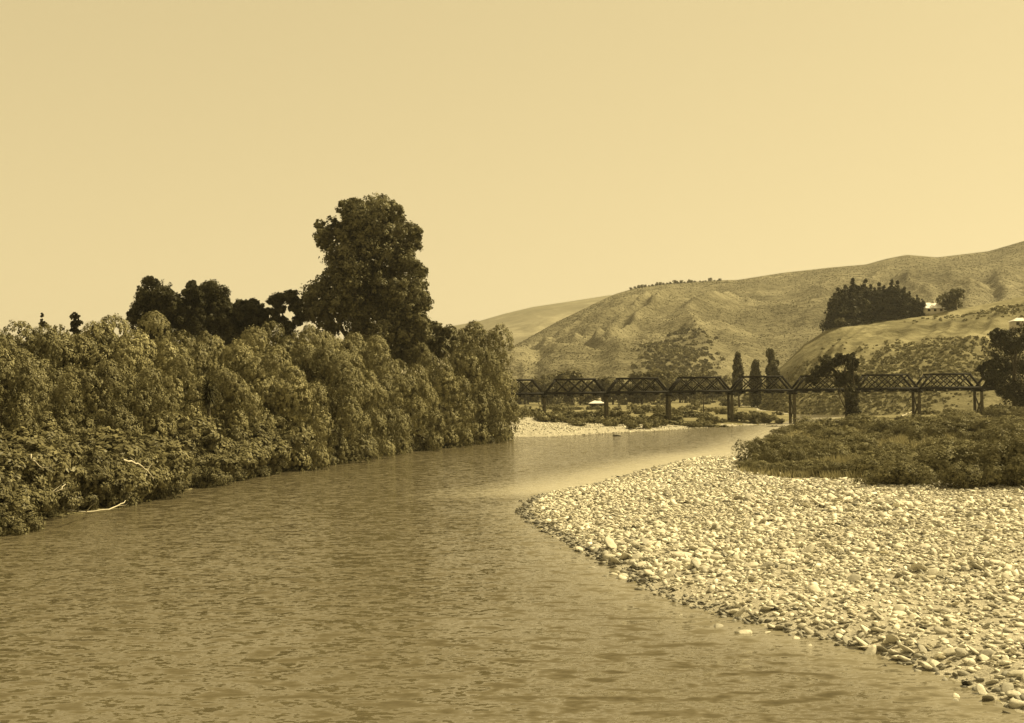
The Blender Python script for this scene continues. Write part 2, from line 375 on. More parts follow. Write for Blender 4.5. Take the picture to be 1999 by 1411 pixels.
# ------------------------------------------------------------------ foliage builders
def unit(rng, n):
    v = rng.normal(size=(n, 3)); return v / np.linalg.norm(v, axis=1)[:, None]
def foliage(name, lobes, rng, sub=14, per=24, size=0.35, aspect=0.55, droop=0.0, jit=0.7, subr=0.34, up=0.15, inner=.78):
    """lobes: (centre, radii). Each lobe carries clumps, each clump many small leaf faces."""
    P, Nn, tone = [], [], []
    for c, r in lobes:
        c = np.array(c, float); r = np.array(r, float)
        d = unit(rng, sub); d[:, 2] = np.where(rng.random(sub) < 0.35, np.abs(d[:, 2]), d[:, 2])
        sc = c + d * r * rng.uniform(inner, 1.0, (sub, 1)); lt = rng.uniform(0.82, 1.2)
        sr = subr * np.cbrt(r.prod()) * rng.uniform(0.65, 1.3, (sub, 1)) * np.array([1, 1, 1 + 0.6 * droop])
        e = unit(rng, sub * per).reshape(sub, per, 3); k = rng.uniform(0.35, 1.1, (sub, per, 1)) ** 0.6
        p = sc[:, None] + e * sr[:, None] * k
        n = e * 0.45 + d[:, None] * 0.95
        P.append(p.reshape(-1, 3)); Nn.append(n.reshape(-1, 3)); tone.append((lt * rng.uniform(0.85, 1.15, (sub, 1)) * rng.uniform(0.75, 1.25, (sub, per))).ravel())
    P = np.concatenate(P); Nn = np.concatenate(Nn); tone = np.concatenate(tone); n = len(P)
    Nn /= np.linalg.norm(Nn, axis=1)[:, None] + 1e-6
    Nn = Nn + rng.normal(size=(n, 3)) * jit * 0.6 + np.array([0, 0, up]); Nn /= np.linalg.norm(Nn, axis=1)[:, None]
    t = rng.normal(size=(n, 3)) * (1 - 0.6 * droop) + np.array([0, 0, -1.6]) * droop
    t -= Nn * (t * Nn).sum(1)[:, None]; t /= np.linalg.norm(t, axis=1)[:, None] + 1e-6
    b = np.cross(Nn, t); s = size * rng.uniform(0.6, 1.35, (n, 1)); L_, W = s * 0.5, s * 0.5 * aspect
    V = np.stack([P + t * L_, P + b * W + t * L_ * 0.15, P - t * L_, P - b * W + t * L_ * 0.15], 1).reshape(-1, 3)
    F = np.arange(n * 4).reshape(-1, 4)
    return mesh(name, V, F, np.repeat(tone, 4))
def trunk_mesh(name, h, r, rng, limbs, lean=(0, 0)):
    """tapered trunk with limbs that end at the given points"""
    zs = np.linspace(-0.6, h, 6); wob = np.cumsum(rng.normal(0, r * 0.35, (6, 2)), 0)
    pts = np.stack([lean[0] * np.clip(zs, 0, None) / h + wob[:, 0], lean[1] * np.clip(zs, 0, None) / h + wob[:, 1], zs], 1)
    rad = r * np.linspace(1.25, 0.35, 6); parts = [tube(pts, rad)]
    for e in limbs:
        k = rng.integers(1, 5); s = pts[k]; e = np.array(e, float); mid = (s + e) / 2 + rng.normal(0, 0.06 * np.linalg.norm(e - s), 3); mid[2] += 0.05 * h
        parts.append(tube([s, mid, e], [rad[k] * 0.55, rad[k] * 0.32, rad[k] * 0.1], 5))
    return mesh(name, *join(parts), smooth=True)
def tree(name, lobes, rng, mk, label, cat, group=None, th=None, tr=0.3, nl=7, lean=(0, 0), **kw):
    root = empty(name)
    L_ = [np.array(c) for c, r in lobes]; top = max(c[2] for c in L_)
    pick = rng.permutation(len(L_))[:nl]
    obj('trunk', trunk_mesh(name + '_trunk', th or top * 0.8, tr, rng, [L_[k] for k in pick], lean), M['bark'], root)
    obj('crown', foliage(name + '_crown', lobes, rng, **kw), M[mk], root)
    return tag(root, label, cat, group)
def place(root, used, x, y, z=None, s=1.0, rz=0.0, label=None, group=None, sz=None, name=None):
    o = root if not used else copy_tree(root)
    o.location = (x, y, gz1(x, y) if z is None else z); o.rotation_euler = (0, 0, rz); o.scale = (s, s, sz or s)
    if label: o['label'] = label
    if group: o['group'] = group
    elif label and 'group' in o: del o['group']
    return o
class Pool:                                    # several variants of one kind, handed out in turn
    def __init__(self, items): self.items = items; self.used = [False] * len(items); self.k = 0
    def put(self, x, y, k=None, **kw):
        if k is None: k = self.k % len(self.items); self.k += 1
        o = place(self.items[k], self.used[k], x, y, **kw); self.used[k] = True; return o

rng = np.random.default_rng(7)
# willows: hanging columns of foliage round a dome, about 10 m high and 9 m wide
def willow_lobes(rng, H=10.0, R=4.3):
    Ls = [((0, 0, H * 0.74), (R * .36, R * .36, H * .14)), ((0, 0, H * 0.56), (R * .42, R * .42, H * .2)), ((0, 0, H * .30), (R * .42, R * .42, H * .24))]
    for rad, n, zf, hz in ((0.36, 4, .80, .15), (0.68, 6, .64, .20), (0.84, 7, .36, .21), (0.88, 7, .12, .15)):
        a0 = rng.uniform(0, 6)
        for i in range(n):
            a = a0 + 2 * math.pi * (i + rng.uniform(-.25, .25)) / n; k = rad * rng.uniform(.80, 1.16); w = R * rng.uniform(.27, .42)
            Ls.append(((math.cos(a) * R * k, math.sin(a) * R * k, H * zf * rng.uniform(.84, 1.16)), (w, w * rng.uniform(.85, 1.1), H * hz * rng.uniform(.75, 1.15))))
    return Ls
willows = Pool([tree('willow_tree', willow_lobes(rng), rng, 'willow', 'x', 'willow', th=6.5, tr=0.35, sub=120, per=16, size=0.22, aspect=0.55, droop=0.2, subr=0.14, jit=0.3, inner=.93, up=.05) for _ in range(5)])
def bush_lobes(rng, n=9, R=1.0, H=1.0):
    Ls = []
    for i in range(n):
        a = rng.uniform(0, 6.283); r_ = R * math.sqrt(rng.uniform(0, 1)) * 0.75; z = H * rng.uniform(0.22, 0.8) * (1.05 - 0.5 * r_ / R)
        w = R * rng.uniform(0.26, 0.42); Ls.append(((math.cos(a) * r_, math.sin(a) * r_, z), (w, w, w * rng.uniform(0.7, 1.1) * H / R)))
    return Ls
def bushes(name, n, rng, mk, cat, lob=9, **kw):
    return Pool([tree(name, bush_lobes(rng, lob), rng, mk, 'x', cat, th=0.55, tr=0.05, nl=4, **kw) for _ in range(n)])
bank_bush = bushes('river_bush', 4, rng, 'bush', 'bush', 11, sub=50, per=18, size=0.075, aspect=0.5, subr=0.2, inner=.85, jit=.4)
low_scrub = bushes('scrub_bush', 4, rng, 'scrub', 'bush', 10, sub=36, per=18, size=0.07, aspect=0.45, subr=0.24, inner=.85, jit=.4)
far_shrub = bushes('floodplain_shrub', 4, rng, 'scrub', 'shrub', 8, sub=10, per=16, size=0.17, aspect=0.55, subr=0.42)

# ------------------------------------------------------------------ left bank
def top_h(px, py, Y, z): return at(px, py, Y)[2] - z      # height of a thing whose top shows at a pixel
def left_pt(px, back):                                    # a point on the left bank, so far behind the water's edge
    lp = np.array(left_px, float); y = np.interp(px, lp[:, 0], lp[:, 1]); p = ground(px, y); d = p / np.linalg.norm(p)
    return p + d * back
WG = 'willows along the left bank'
front = [(560, 905, 690, 3), (628, 0, 665, 4.5), (690, 0, 700, 3.5), (742, 0, 715, 4), (800, 0, 694, 4.5), (856, 0, 688, 4), (908, 0, 660, 5), (948, 0, 690, 4.5)]
ORD = ['eighth', 'seventh', 'sixth', 'fifth', 'fourth', 'third', 'second', 'first']
FL = [w + ' hanging willow along the water, counting from the far gravel bar' for w in ORD]
for i, (px, _, ty, back) in enumerate(front):
    p = left_pt(px, back); z = gz1(*p); hh = top_h(px, ty, p[1], z)
    s = hh / 10.0
    willows.put(*p, s=s * 0.76, sz=s, z=z - 0.7 * s, rz=rng.uniform(0, 6.28), label=FL[i])
p = at(925, 628, 222); z = gz1(p[0], p[1]); s = (p[2] - z) / 9.6
willows.put(p[0], p[1], s=s * 0.8, sz=s, z=z - .5, label='largest rounded willow at the end of the row beside the far gravel bar', rz=1.0)
back_row = [(-60, 640, 34), (0, 634, 30), (55, 630, 31), (110, 638, 30), (160, 622, 29), (215, 614, 28), (270, 622, 26), (325, 648, 25), (380, 652, 23), (435, 648, 22), (490, 640, 20), (535, 642, 19), (580, 643, 16), (630, 640, 15), (680, 642, 14), (722, 655, 13)]
for px, ty, back in back_row:
    p = left_pt(px, back); z = gz1(*p); hh = max(top_h(px, ty, p[1], z), 4); s = hh / 10
    willows.put(*p, s=s * .78, sz=s, z=z - .3, rz=rng.uniform(0, 6.28), label='bushy willow standing up the bank behind the riverside bushes', group='willows up the bank')
mid_row = [(-90, 700, 20), (10, 700, 17), (100, 712, 16), (185, 690, 16), (270, 715, 14), (350, 700, 13), (455, 720, 10), (520, 700, 8)]
for px, ty, back in mid_row:
    p = left_pt(px, back); z = gz1(*p); hh = max(top_h(px, ty, p[1], z), 3); s = hh / 10
    willows.put(*p, s=s * .78, sz=s, z=z - .3, rz=rng.uniform(0, 6.28), label='mid-sized willow between the riverside bushes and the taller willows behind', group='willows in the middle of the bank')
for px in range(-120, 640, 30):
    for back, hgt in ((0.8, 1.7), (4.0, 2.4), (7.5, 3.0), (11, 3.2)):
        if px > 520 and back > 4: continue
        p = left_pt(max(px + rng.uniform(-14, 14), 0), back + rng.uniform(-.8, 1.2)) if px >= 0 else left_pt(0, back) + np.array([px * 0.03, 0])
        h_ = hgt * rng.uniform(0.6, 1.55)
        if 40 < px < 275 and back < 1: p = left_pt(px, 2.6)
        bank_bush.put(*p, s=h_ * rng.uniform(0.85, 1.2), sz=h_, z=gz1(*p) - 0.25, rz=rng.uniform(0, 6.28),
                      label='leafy riverside bush in the thicket on the near left bank', group='bushes in the left bank thicket')
for px in range(630, 960, 26):
    p = left_pt(px, 0.6); h_ = rng.uniform(1.0, 1.9)
    bank_bush.put(*p, s=h_, sz=h_, z=gz1(*p) - 0.3, rz=rng.uniform(0, 6.28), label='small bush at the waterline under the hanging willows', group='small bushes under the willows')

# the tall tree above the willows
def px_lobes(items, Y, base):                  # lobes from (px, py, radius px, depth offset, tall)
    Ls = []
    for px, py, r, dy, k in items:
        c = at(px, py, Y + dy) - np.array(base); rm = r / FPX * Y; Ls.append((tuple(c), (rm, rm, rm * k)))
    return Ls
def blob(items, rng, n, tall=1.0):           # break big outlines into many lobes
    out = []
    for px, py, r, k in items:
        for _ in range(int(n * 1.8)):
            a = rng.uniform(0, 6.283); q = math.sqrt(rng.uniform(0.05, 1))
            out.append((px + math.cos(a) * r * q * 0.78, py + math.sin(a) * r * k * q * 0.78, r * rng.uniform(0.22, 0.44), 0, tall))
    return out
def with_depth(items, rng, dep): return [(a, b, c, rng.uniform(-dep, dep), e) for a, b, c, d, e in items]
TY = 188
tb = at(725, 700, TY); tb[2] = gz1(tb[0], tb[1])
tall = blob([(725, 445, 62, .9), (755, 420, 30, 1), (690, 420, 34, 1), (790, 470, 34, 1.2), (650, 470, 36, 1.3), (725, 510, 85, .7), (660, 555, 72, 1.1), (775, 555, 62, 1.2), (645, 610, 60, .9), (790, 600, 48, 1.1), (720, 620, 80, .8), (800, 650, 40, 1.0), (730, 680, 60, .6), (720, 470, 60, 1), (690, 540, 60, 1), (740, 590, 70, 1), (795, 545, 42, 1.2), (810, 585, 34, 1.1), (790, 640, 52, 1), (620, 590, 34, 1.3), (800, 690, 40, .8)], rng, 12)
tall += [(748, 396, 14, 0, 1.2), (765, 405, 10, 0, 1.0), (668, 402, 11, 0, 1.0), (690, 398, 12, 0, 1.0), (718, 395, 12, 0, 1.0), (625, 440, 10, 0, 1.2)]
o = tree('broadleaf_tree', px_lobes(with_depth(tall, rng, 7), TY, tb), rng, 'tall', 'tallest dark broadleaf tree towering over the willows', 'tree', th=24, tr=0.7, nl=16, sub=20, per=22, size=0.42, aspect=0.6, subr=0.34)
o.location = tb
def px_tree(name, items, n, Y, bpx, mk, label, cat, group=None, dep=4, zb=None, tall=1.0, **kw):
    b = at(bpx, 640, Y); b[2] = gz1(b[0], b[1]) if zb is None else zb
    its = with_depth(blob(items, rng, n, tall), rng, dep)
    top = max(at(i[0], i[1], Y)[2] for i in its) - b[2]
    o = tree(name, px_lobes(its, Y, b), rng, mk, label, cat, group, th=top * 0.9, **kw); o.location = b; return o
px_tree('broadleaf_tree', [(845, 650, 30, 1.2), (870, 670, 26, 1.2), (830, 690, 30, 1)], 8, 196, 850, 'tall', 'smaller dark tree tucked against the right foot of the tallest tree', 'tree', tr=.25, sub=12, per=26, size=.5, subr=.42)
kwp = dict(sub=15, per=20, size=0.42, aspect=0.35, subr=0.34)
px_tree('pine_tree', [(300, 570, 36, .85), (285, 605, 38, .8), (320, 600, 34, .9), (262, 618, 16, .9), (335, 585, 20, 1), (290, 632, 38, .7), (325, 630, 38, .7), (345, 615, 24, 1), (300, 590, 34, 1), (305, 655, 46, .5), (300, 680, 40, .5)], 11, 178, 300, 'dark', 'broad dark pine with a rounded double crown, farthest from the tall tree', 'pine', tr=.45, **kwp)
px_tree('cypress_tree', [(375, 580, 24, 1.2), (372, 560, 12, 1.3), (385, 610, 30, 1.0), (375, 635, 34, .7), (372, 600, 26, 1.2), (372, 655, 36, .6), (375, 682, 36, .5)], 12, 180, 376, 'dark', 'pointed dark cypress rising between the broad pine and its wider neighbour', 'cypress', tr=.4, **kwp)
px_tree('cypress_tree', [(415, 575, 34, .75), (430, 600, 34, 1.0), (400, 610, 36, .9), (415, 635, 42, .6), (450, 622, 30, .9), (410, 590, 40, .9), (425, 658, 48, .5), (425, 684, 44, .5)], 12, 183, 418, 'dark', 'wide flat-topped dark cypress in the clump above the willows', 'cypress', tr=.45, **kwp)
px_tree('pine_tree', [(475, 605, 26, .9), (462, 622, 26, .7), (498, 600, 22, .8), (505, 622, 24, .7), (480, 640, 36, .5), (518, 636, 24, .5), (480, 618, 30, .8), (490, 658, 44, .5), (490, 684, 44, .5)], 12, 186, 485, 'dark', 'lower rounded dark pine on the sloping end of the clump', 'pine', tr=.35, **kwp)
px_tree('pine_tree', [(540, 587, 20, .5), (566, 579, 20, .6), (552, 584, 22, .5), (578, 600, 18, .7), (532, 607, 16, .35), (548, 604, 14, .5), (545, 624, 18, .35), (582, 622, 18, .6), (527, 630, 15, .35), (560, 640, 20, .4), (555, 662, 30, .6)], 8, 180, 552, 'dark', 'open pine with layered branches and sky showing through beside the tall tree', 'pine', tr=.3, sub=12, per=24, size=.36, aspect=.3, subr=.45)
px_tree('pine_tree', [(146, 619, 9, .9), (150, 630, 10, .6), (144, 634, 8, .8), (147, 646, 12, .8)], 7, 165, 147, 'dark', 'tiny lone dark tree on the terrace skyline above the thicket', 'tree', dep=.6, tr=.12, nl=3, sub=8, per=14, size=.3)
px_tree('pine_tree', [(82, 620, 3, 3.5), (83, 630, 6, 1.2), (86, 636, 9, .6)], 6, 160, 82, 'dark', 'thin spindly tree poking up from the willow skyline', 'tree', dep=.5, tr=.1, nl=3, sub=6, per=10, size=.25)

# cabbage tree: spiky heads of sword leaves
def cabbage(label, Y, px, py, r):
    b = at(px, py, Y); base = np.array([b[0], b[1], gz1(b[0], b[1])]); root = empty('cabbage_tree', base); h = b[2] - base[2]
    obj('trunk', mesh('cabbage_trunk', *tube([(0, 0, -.3), (0.1, 0, h * .6), (0, 0, h)], [.22, .16, .12]), smooth=True), M['bark'], root)
    V, tn = [], []
    for k in range(420):
        d = unit(rng, 1)[0]; d[2] = d[2] * 0.9 - 0.1; s = np.cross(d, (0, 0, 1.0)); s /= np.linalg.norm(s) + 1e-6
        Ln = r * rng.uniform(.7, 1.1); c = np.array([0, 0, h + rng.uniform(-1.1, .2) * r * (0.6 if k % 2 else 1)]); m = c + d * Ln * .55; e = c + d * Ln + np.array([0, 0, -Ln * .15])
        V += [c, m + s * .035 * 1.4, e, m - s * .035 * 1.4]; tn += [rng.uniform(.7, 1.3)] * 4
    obj('leaf_head', mesh('cabbage_leaves', np.array(V), np.arange(len(V)).reshape(-1, 4), tn), M['dark'], root)
    return tag(root, label, 'cabbage tree')
p = left_pt(405, 7.5); cabbage('spiky-headed cabbage tree standing among the willows', p[1], 405, 752, 1.3)

# pale dead branches at the water's edge
def branch(label, pts, r, group=None, twigs=3, zoff=0.0, back=0.0):
    P = []
    for px, py, z in pts:
        q = ground(px, py, z); P.append([q[0], q[1], z])
    P = np.array(P); b = P[0].copy(); n = len(P)
    t = np.linspace(0, n - 1, n * 3); Q = np.stack([np.interp(t, np.arange(n), P[:, k]) for k in range(3)], 1) - b
    Q[1:-1] += rng.normal(0, .03, (len(Q) - 2, 3)); root = empty('dead_branch', b)
    obj('limb', mesh('branch_limb', *tube(Q, np.linspace(r, r * .3, len(Q)), 6), smooth=True), M['driftwood'], root)
    for k in range(twigs):
        s = Q[rng.integers(2, len(Q) - 1)]; e = s + np.array([rng.uniform(-.6, 1.2), rng.uniform(-.3, .5), rng.uniform(.1, .7)])
        obj('twig', mesh('branch_twig', *tube([s, (s + e) / 2 + rng.normal(0, .06, 3), e], [r * .45, r * .3, r * .12], 5), smooth=True), M['driftwood'], root)
    return tag(root, label, 'branch', group)
branch('long pale bare branch bowed along the waterline', [(85, 985, .35), (120, 996, .2), (165, 999, .12), (215, 994, .15), (240, 982, .35), (255, 968, .6)], .075, twigs=5)
branch('short pale forked branch lying above the long bowed branch', [(60, 963, 1.7), (90, 962, 1.7), (118, 958, 1.8), (128, 945, 2.1)], .06, twigs=3)
branch('pale slanting dead branch among the bushes upstream of the bowed branch', [(240, 897, 3.6), (268, 905, 3.1), (290, 920, 2.5), (300, 935, 2.0)], .06, twigs=2)
branch('pale bare stick leaning in the thicket above the forked branch', [(55, 888, 3.9), (70, 902, 3.5), (85, 918, 3.0)], .06, twigs=1)

branch('pale slanting log lying beside the right-hand bridge pier', [(1760, 812, 1.6), (1770, 808, 1.7), (1784, 801, 2.0)], .16, twigs=1)
# ------------------------------------------------------------------ far bank, floodplain shrubs
def scatter_px(pool, n, x0, x1, y0, y1, z, h0, h1, label, group, wide=(0.9, 1.5), test=None):
    k = 0; tries = 0
    while k < n and tries < n * 6:
        tries += 1
        px, py = rng.uniform(x0, x1), rng.uniform(y0, y1)
        if test and not test(px, py): continue
        q = ground(px, py, z); h_ = h0 + (h1 - h0) * rng.uniform(0, 1) ** 1.4
        if shore(q[None])[0][0] < 0.5: continue
        pool.put(*q, s=h_ * rng.uniform(*wide), sz=h_, z=gz1(*q) - .12 * h_, rz=rng.uniform(0, 6.28), label=label, group=group); k += 1
SG = 'low dark shrub in the scrub between the far gravel bar and the bridge'
scatter_px(far_shrub, 130, 975, 1500, 797, 822, 1.8, 1.2, 2.3, SG, 'scrub before the bridge')
for px in np.arange(1095, 1520, 11):            # dark fringe on the cut bank
    q = ground(px + rng.uniform(-4, 4), 824 - (px - 1095) * 0.012, 1.3); h_ = rng.uniform(.8, 1.4)
    far_shrub.put(*q, s=h_ * 1.4, sz=h_, z=gz1(*q) - .2, rz=rng.uniform(0, 6), label='small dark shrub along the cut edge above the far gravel bar', group='shrubs on the cut edge')
scatter_px(far_shrub, 16, 1450, 1532, 801, 819, 1.2, .8, 1.5, 'small shrub on the spit beside the bridge pier standing in water', 'shrubs on the spit')
scatter_px(far_shrub, 80, 960, 1540, 782, 792, 2.0, 1.6, 3.0, 'shrub on the flat beyond the bridge', 'shrubs beyond the bridge')
scatter_px(far_shrub, 40, 1560, 1790, 781, 788, 1.8, 3.0, 6.0, 'tall dark shrub on the far side of the upstream gravel', 'shrubs behind the upstream gravel')
scatter_px(far_shrub, 34, 1790, 2050, 786, 806, 1.6, 1.2, 2.6, 'shrub on the dry grass around the right-hand piers', 'shrubs around the right piers')

# right bank scrub
RG = 'low scrub bush in the dense patch behind the stony bank'
fl = np.array([(1440, 905), (1455, 915), (1570, 932), (1700, 942), (1830, 950), (1999, 960), (2120, 966)], float)
tl = np.array([(1440, 900), (1500, 868), (1530, 832), (1570, 822), (1700, 818), (2120, 815)], float)
def in_patch(px, py):
    return np.interp(px, tl[:, 0], tl[:, 1]) < py < np.interp(px, fl[:, 0], fl[:, 1]) - 4
scatter_px(low_scrub, 140, 1445, 2120, 845, 960, 1.4, .6, 2.5, RG, 'scrub patch bushes', (.9, 1.4), in_patch)
scatter_px(low_scrub, 70, 1540, 2120, 816, 848, 1.4, .8, 2.8, 'low scrub bush in the grassy back of the patch towards the bridge', 'scrub towards the bridge', (1.1, 2.0), in_patch)
for px in np.arange(1455, 2110, 17):
    py = np.interp(px, fl[:, 0], fl[:, 1]) - rng.uniform(0, 10); q = ground(px, py, .8); h_ = rng.uniform(.9, 1.5) + 0.9 * sm((px - 1600) / 400)
    low_scrub.put(*q, s=h_ * 1.25, sz=h_, z=gz1(*q) - .15, rz=rng.uniform(0, 6), label='dark bush on the front edge of the scrub against the stones', group='front edge bushes of the scrub')
for px, py, h_ in [(1868, 948, 2.2), (1905, 950, 2.7), (1945, 953, 3.0), (1985, 955, 2.9), (2030, 958, 3.1), (2075, 960, 2.8), (1925, 935, 2.6), (1970, 938, 2.8), (1780, 944, 1.9), (1720, 940, 1.7), (1640, 936, 1.5)]:
    q = ground(px, py, .9); low_scrub.put(*q, s=h_ * rng.uniform(.75, .95), sz=h_, z=gz1(*q) - .15, rz=rng.uniform(0, 6), label='tall dark bush standing out on the front edge of the scrub', group='tall bushes of the scrub edge')
for px in np.arange(1490, 1560, 9):
    py = np.interp(px, tl[:, 0], tl[:, 1]) + 6; q = ground(px, py, .7); h_ = rng.uniform(.9, 1.5)
    low_scrub.put(*q, s=h_ * 1.25, sz=h_, z=gz1(*q) - .15, rz=rng.uniform(0, 6), label='dark bush on the river point of the scrub beneath the bridge pier', group='bushes on the scrub point')

# trees by the bridge on the right
kwr = dict(sub=13, per=20, size=.42, aspect=.5, subr=.36)
px_tree('willow_tree', [(1625, 715, 26, .9), (1600, 730, 22, .7), (1585, 742, 14, .7), (1640, 700, 16, .8), (1645, 735, 22, .8)], 6, 240, 1650, 'dark', 'dark arching tree leaning over the bridge truss', 'tree', dep=2.5, tr=.25, zb=0.9, **kwr)
px_tree('poplar_tree', [(1664, 695, 5, 2), (1656, 700, 5, 2), (1662, 712, 12, 1.7), (1672, 708, 5, 2), (1662, 745, 16, 1.6), (1664, 775, 15, 1.4), (1663, 790, 13, 1.0), (1664, 804, 17, .6)], 9, 236, 1664, 'dark', 'dark upright tree in front of the bridge with a narrow crown', 'tree', dep=2.2, tr=.22, zb=0.9, sub=8, per=20, size=.4, aspect=.4, subr=.55)
px_tree('broadleaf_tree', [(1960, 690, 44, 1.1), (1985, 660, 36, .8), (1932, 725, 24, 1.0), (1968, 745, 40, .7), (2020, 700, 50, 1.2), (2060, 740, 50, 1), (1945, 655, 18, .8), (1985, 770, 44, .5)], 9, 232, 1975, 'dark', 'big dark tree hiding the right end of the bridge', 'tree', dep=5, tr=.5, zb=1.5, **kwr)
for px, ty, lab in ((1440, 686, 'slender poplar standing apart on the river side of the three'), (1475, 702, 'shortest of the three poplars behind the bridge'), (1506, 681, 'tallest twin-topped poplar of the three behind the bridge')):
    w = 9 if px != 1475 else 11
    its = [(px, ty + 9, w * .55, 1.6), (px, ty + 20, w * .8, 1.4), (px + 1, ty + 32, w, 1.4), (px, ty + 44, w * 1.1, 1.4), (px, ty + 56, w * 1.15, 1.4), (px, ty + 68, w * 1.1, 1.2), (px, ty + 78, w, 1)]
    if px == 1506: its += [(px + 9, ty + 30, 6, 1.6), (px + 10, ty + 50, 7, 1.6), (px - 5, ty + 10, 5, 2)]
    px_tree('poplar_tree', its, 11, 395, px, 'tall', lab, 'poplar', dep=1.5, tall=2.2, tr=.25, sub=14, per=18, size=.6, aspect=.5, subr=.42)

# trees at the foot of the hill, on the ridge, and on the terrace
def round_lobes(rng, n=12):
    return [((rng.normal(0, .42), rng.normal(0, .42), rng.uniform(.55, 1.75)), (rng.uniform(.3, .5),) * 3) for _ in range(n)]
round_tree = Pool([tree('round_tree', round_lobes(rng), rng, 'tall', 'x', 'tree', th=1.4, tr=.08, nl=5, sub=9, per=14, size=.22, aspect=.6, subr=.45) for _ in range(2)])
far_tree = Pool([tree('round_tree', round_lobes(rng, 16), rng, 'farleaf', 'x', 'tree', th=1.4, tr=.08, nl=5, sub=9, per=14, size=.2, aspect=.6, subr=.45) for _ in range(3)])
for px in list(range(985, 1420, 17)):
    Y = rng.uniform(470, 600); p = at(px + rng.uniform(-6, 6), 745, Y); z = gz1(p[0], p[1]); s = rng.uniform(3.0, 5.5) * (1.3 if 1050 < px < 1130 or px > 1250 else 1)
    far_tree.put(p[0], p[1], s=s, z=z - .2, rz=rng.uniform(0, 6), label='round dark tree in the line along the foot of the hillside', group='trees along the foot of the hillside')
for px in np.arange(1232, 1412, 7) + rng.uniform(-2, 2, 26):
    p = hill_at(H_main, px, .985); s = rng.uniform(.9, 2.3); far_tree.put(p[0], p[1], z=p[2] - .8, s=s, rz=rng.uniform(0, 6), label='small dark tree in the row on the hill crest', group='trees on the hill crest')
def cone_lobes(rng):
    Ls = []
    for k in range(9):
        f = k / 8; r_ = .26 * (1 - f) ** .75 + .035
        for _ in range(4 if k < 7 else 1):
            a = rng.uniform(0, 6.28); q = r_ * .6; Ls.append(((math.cos(a) * q, math.sin(a) * q, .06 + f * .92), (r_ * .65, r_ * .65, .085)))
    return Ls
conifer = Pool([tree('conifer_tree', cone_lobes(rng), rng, 'dark', 'x', 'conifer', th=.95, tr=.02, nl=4, sub=9, per=12, size=.075, aspect=.35, subr=.5) for _ in range(3)])
tops = [(1636, 566), (1650, 560), (1664, 549), (1678, 562), (1690, 549), (1702, 560), (1716, 556), (1728, 560), (1741, 551), (1755, 552), (1766, 562), (1778, 572), (1790, 578), (1801, 584)]
for px, ty in tops:
    p = hill_at(H_spur, px, .97 + 0.0); q = at(px, ty, p[1]); s = q[2] - p[2] + .8
    conifer.put(p[0], p[1], z=p[2] - .8, s=s * 1.15, sz=s, rz=rng.uniform(0, 6), label='tall dark conifer in the dense shelter belt on the terrace', group='shelter belt conifers')
    p2 = p + np.array([rng.uniform(-2, 2), 5.0, 0.2]); conifer.put(p2[0], p2[1], z=p2[2] - 1.6, s=s * 1.2, sz=s * .93, rz=rng.uniform(0, 6), label='tall dark conifer in the dense shelter belt on the terrace', group='shelter belt conifers')
p = hill_at(H_spur, 1640, .93); round_tree.put(p[0], p[1], z=p[2] - .5, s=1.9, label='small round tree at the terrace edge below the shelter belt')
for i, (px, w) in enumerate(((1850, 3.6), (1868, 4.2))):
    p = hill_at(H_spur, px, .985); round_tree.put(p[0], p[1], k=i, z=p[2] - .8, s=w, rz=i, label='rounded dark tree on the terrace beyond the pale-roofed house', group='rounded trees by the house')

# ------------------------------------------------------------------ buildings
def house(name, label, p, w, d, hw, hr, rz, wins=3, wm='house_wall'):
    root = empty(name, p); root.rotation_euler = (0, 0, rz)
    wl = obj('wall', mesh('house_wall', *box(-w / 2, w / 2, -d / 2, d / 2, -1.5, hw)), M[wm], root)
    e = .35
    V = np.array([(-w / 2 - e, -d / 2 - e, hw - .1), (w / 2 + e, -d / 2 - e, hw - .1), (w / 2 + e, d / 2 + e, hw - .1), (-w / 2 - e, d / 2 + e, hw - .1),
                  (-w / 2 + d * .3, 0, hw + hr), (w / 2 - d * .3, 0, hw + hr)], float)
    me = bpy.data.meshes.new('roof'); me.from_pydata([tuple(v) for v in V], [], [(0, 1, 5, 4), (1, 2, 5), (2, 3, 4, 5), (3, 0, 4), (0, 3, 2, 1)]); me.update()
    rf = obj('roof', me, M['roof'], root); obj('chimney', mesh('chimney', *box(w * .1, w * .1 + .7, -.35, .35, hw + hr * .5, hw + hr + .8)), M['house_wall'], rf)
    for i in range(wins):
        x = -w / 2 + w * (i + .5) / wins; obj('window', mesh('window', *box(x - .5, x + .5, -d / 2 - .06, -d / 2 + .1, hw * .35, hw * .8)), M['window'], wl)
    return tag(root, label, 'house')
p = hill_at(H_spur, 1817, .985); house('house', 'small house with a bright pale roof on the terrace beside the shelter belt', (p[0], p[1], p[2] - .2), 7.2, 6, 1.9, 2.1, .2)
p = hill_at(H_spur, 1990, .62); house('house', 'pale-roofed house on the slope behind the big dark tree', (p[0] + 1, p[1], p[2] + .3), 7, 5, 2.2, 1.0, -.1)
p = at(1165, 774, 400); house('shed', 'long low white-roofed shed seen under the bridge', (p[0], p[1], gz1(p[0], p[1]) + .3), 4.6, 5, 1.6, .8, 0.0, 2, 'pole')['category'] = 'shed'

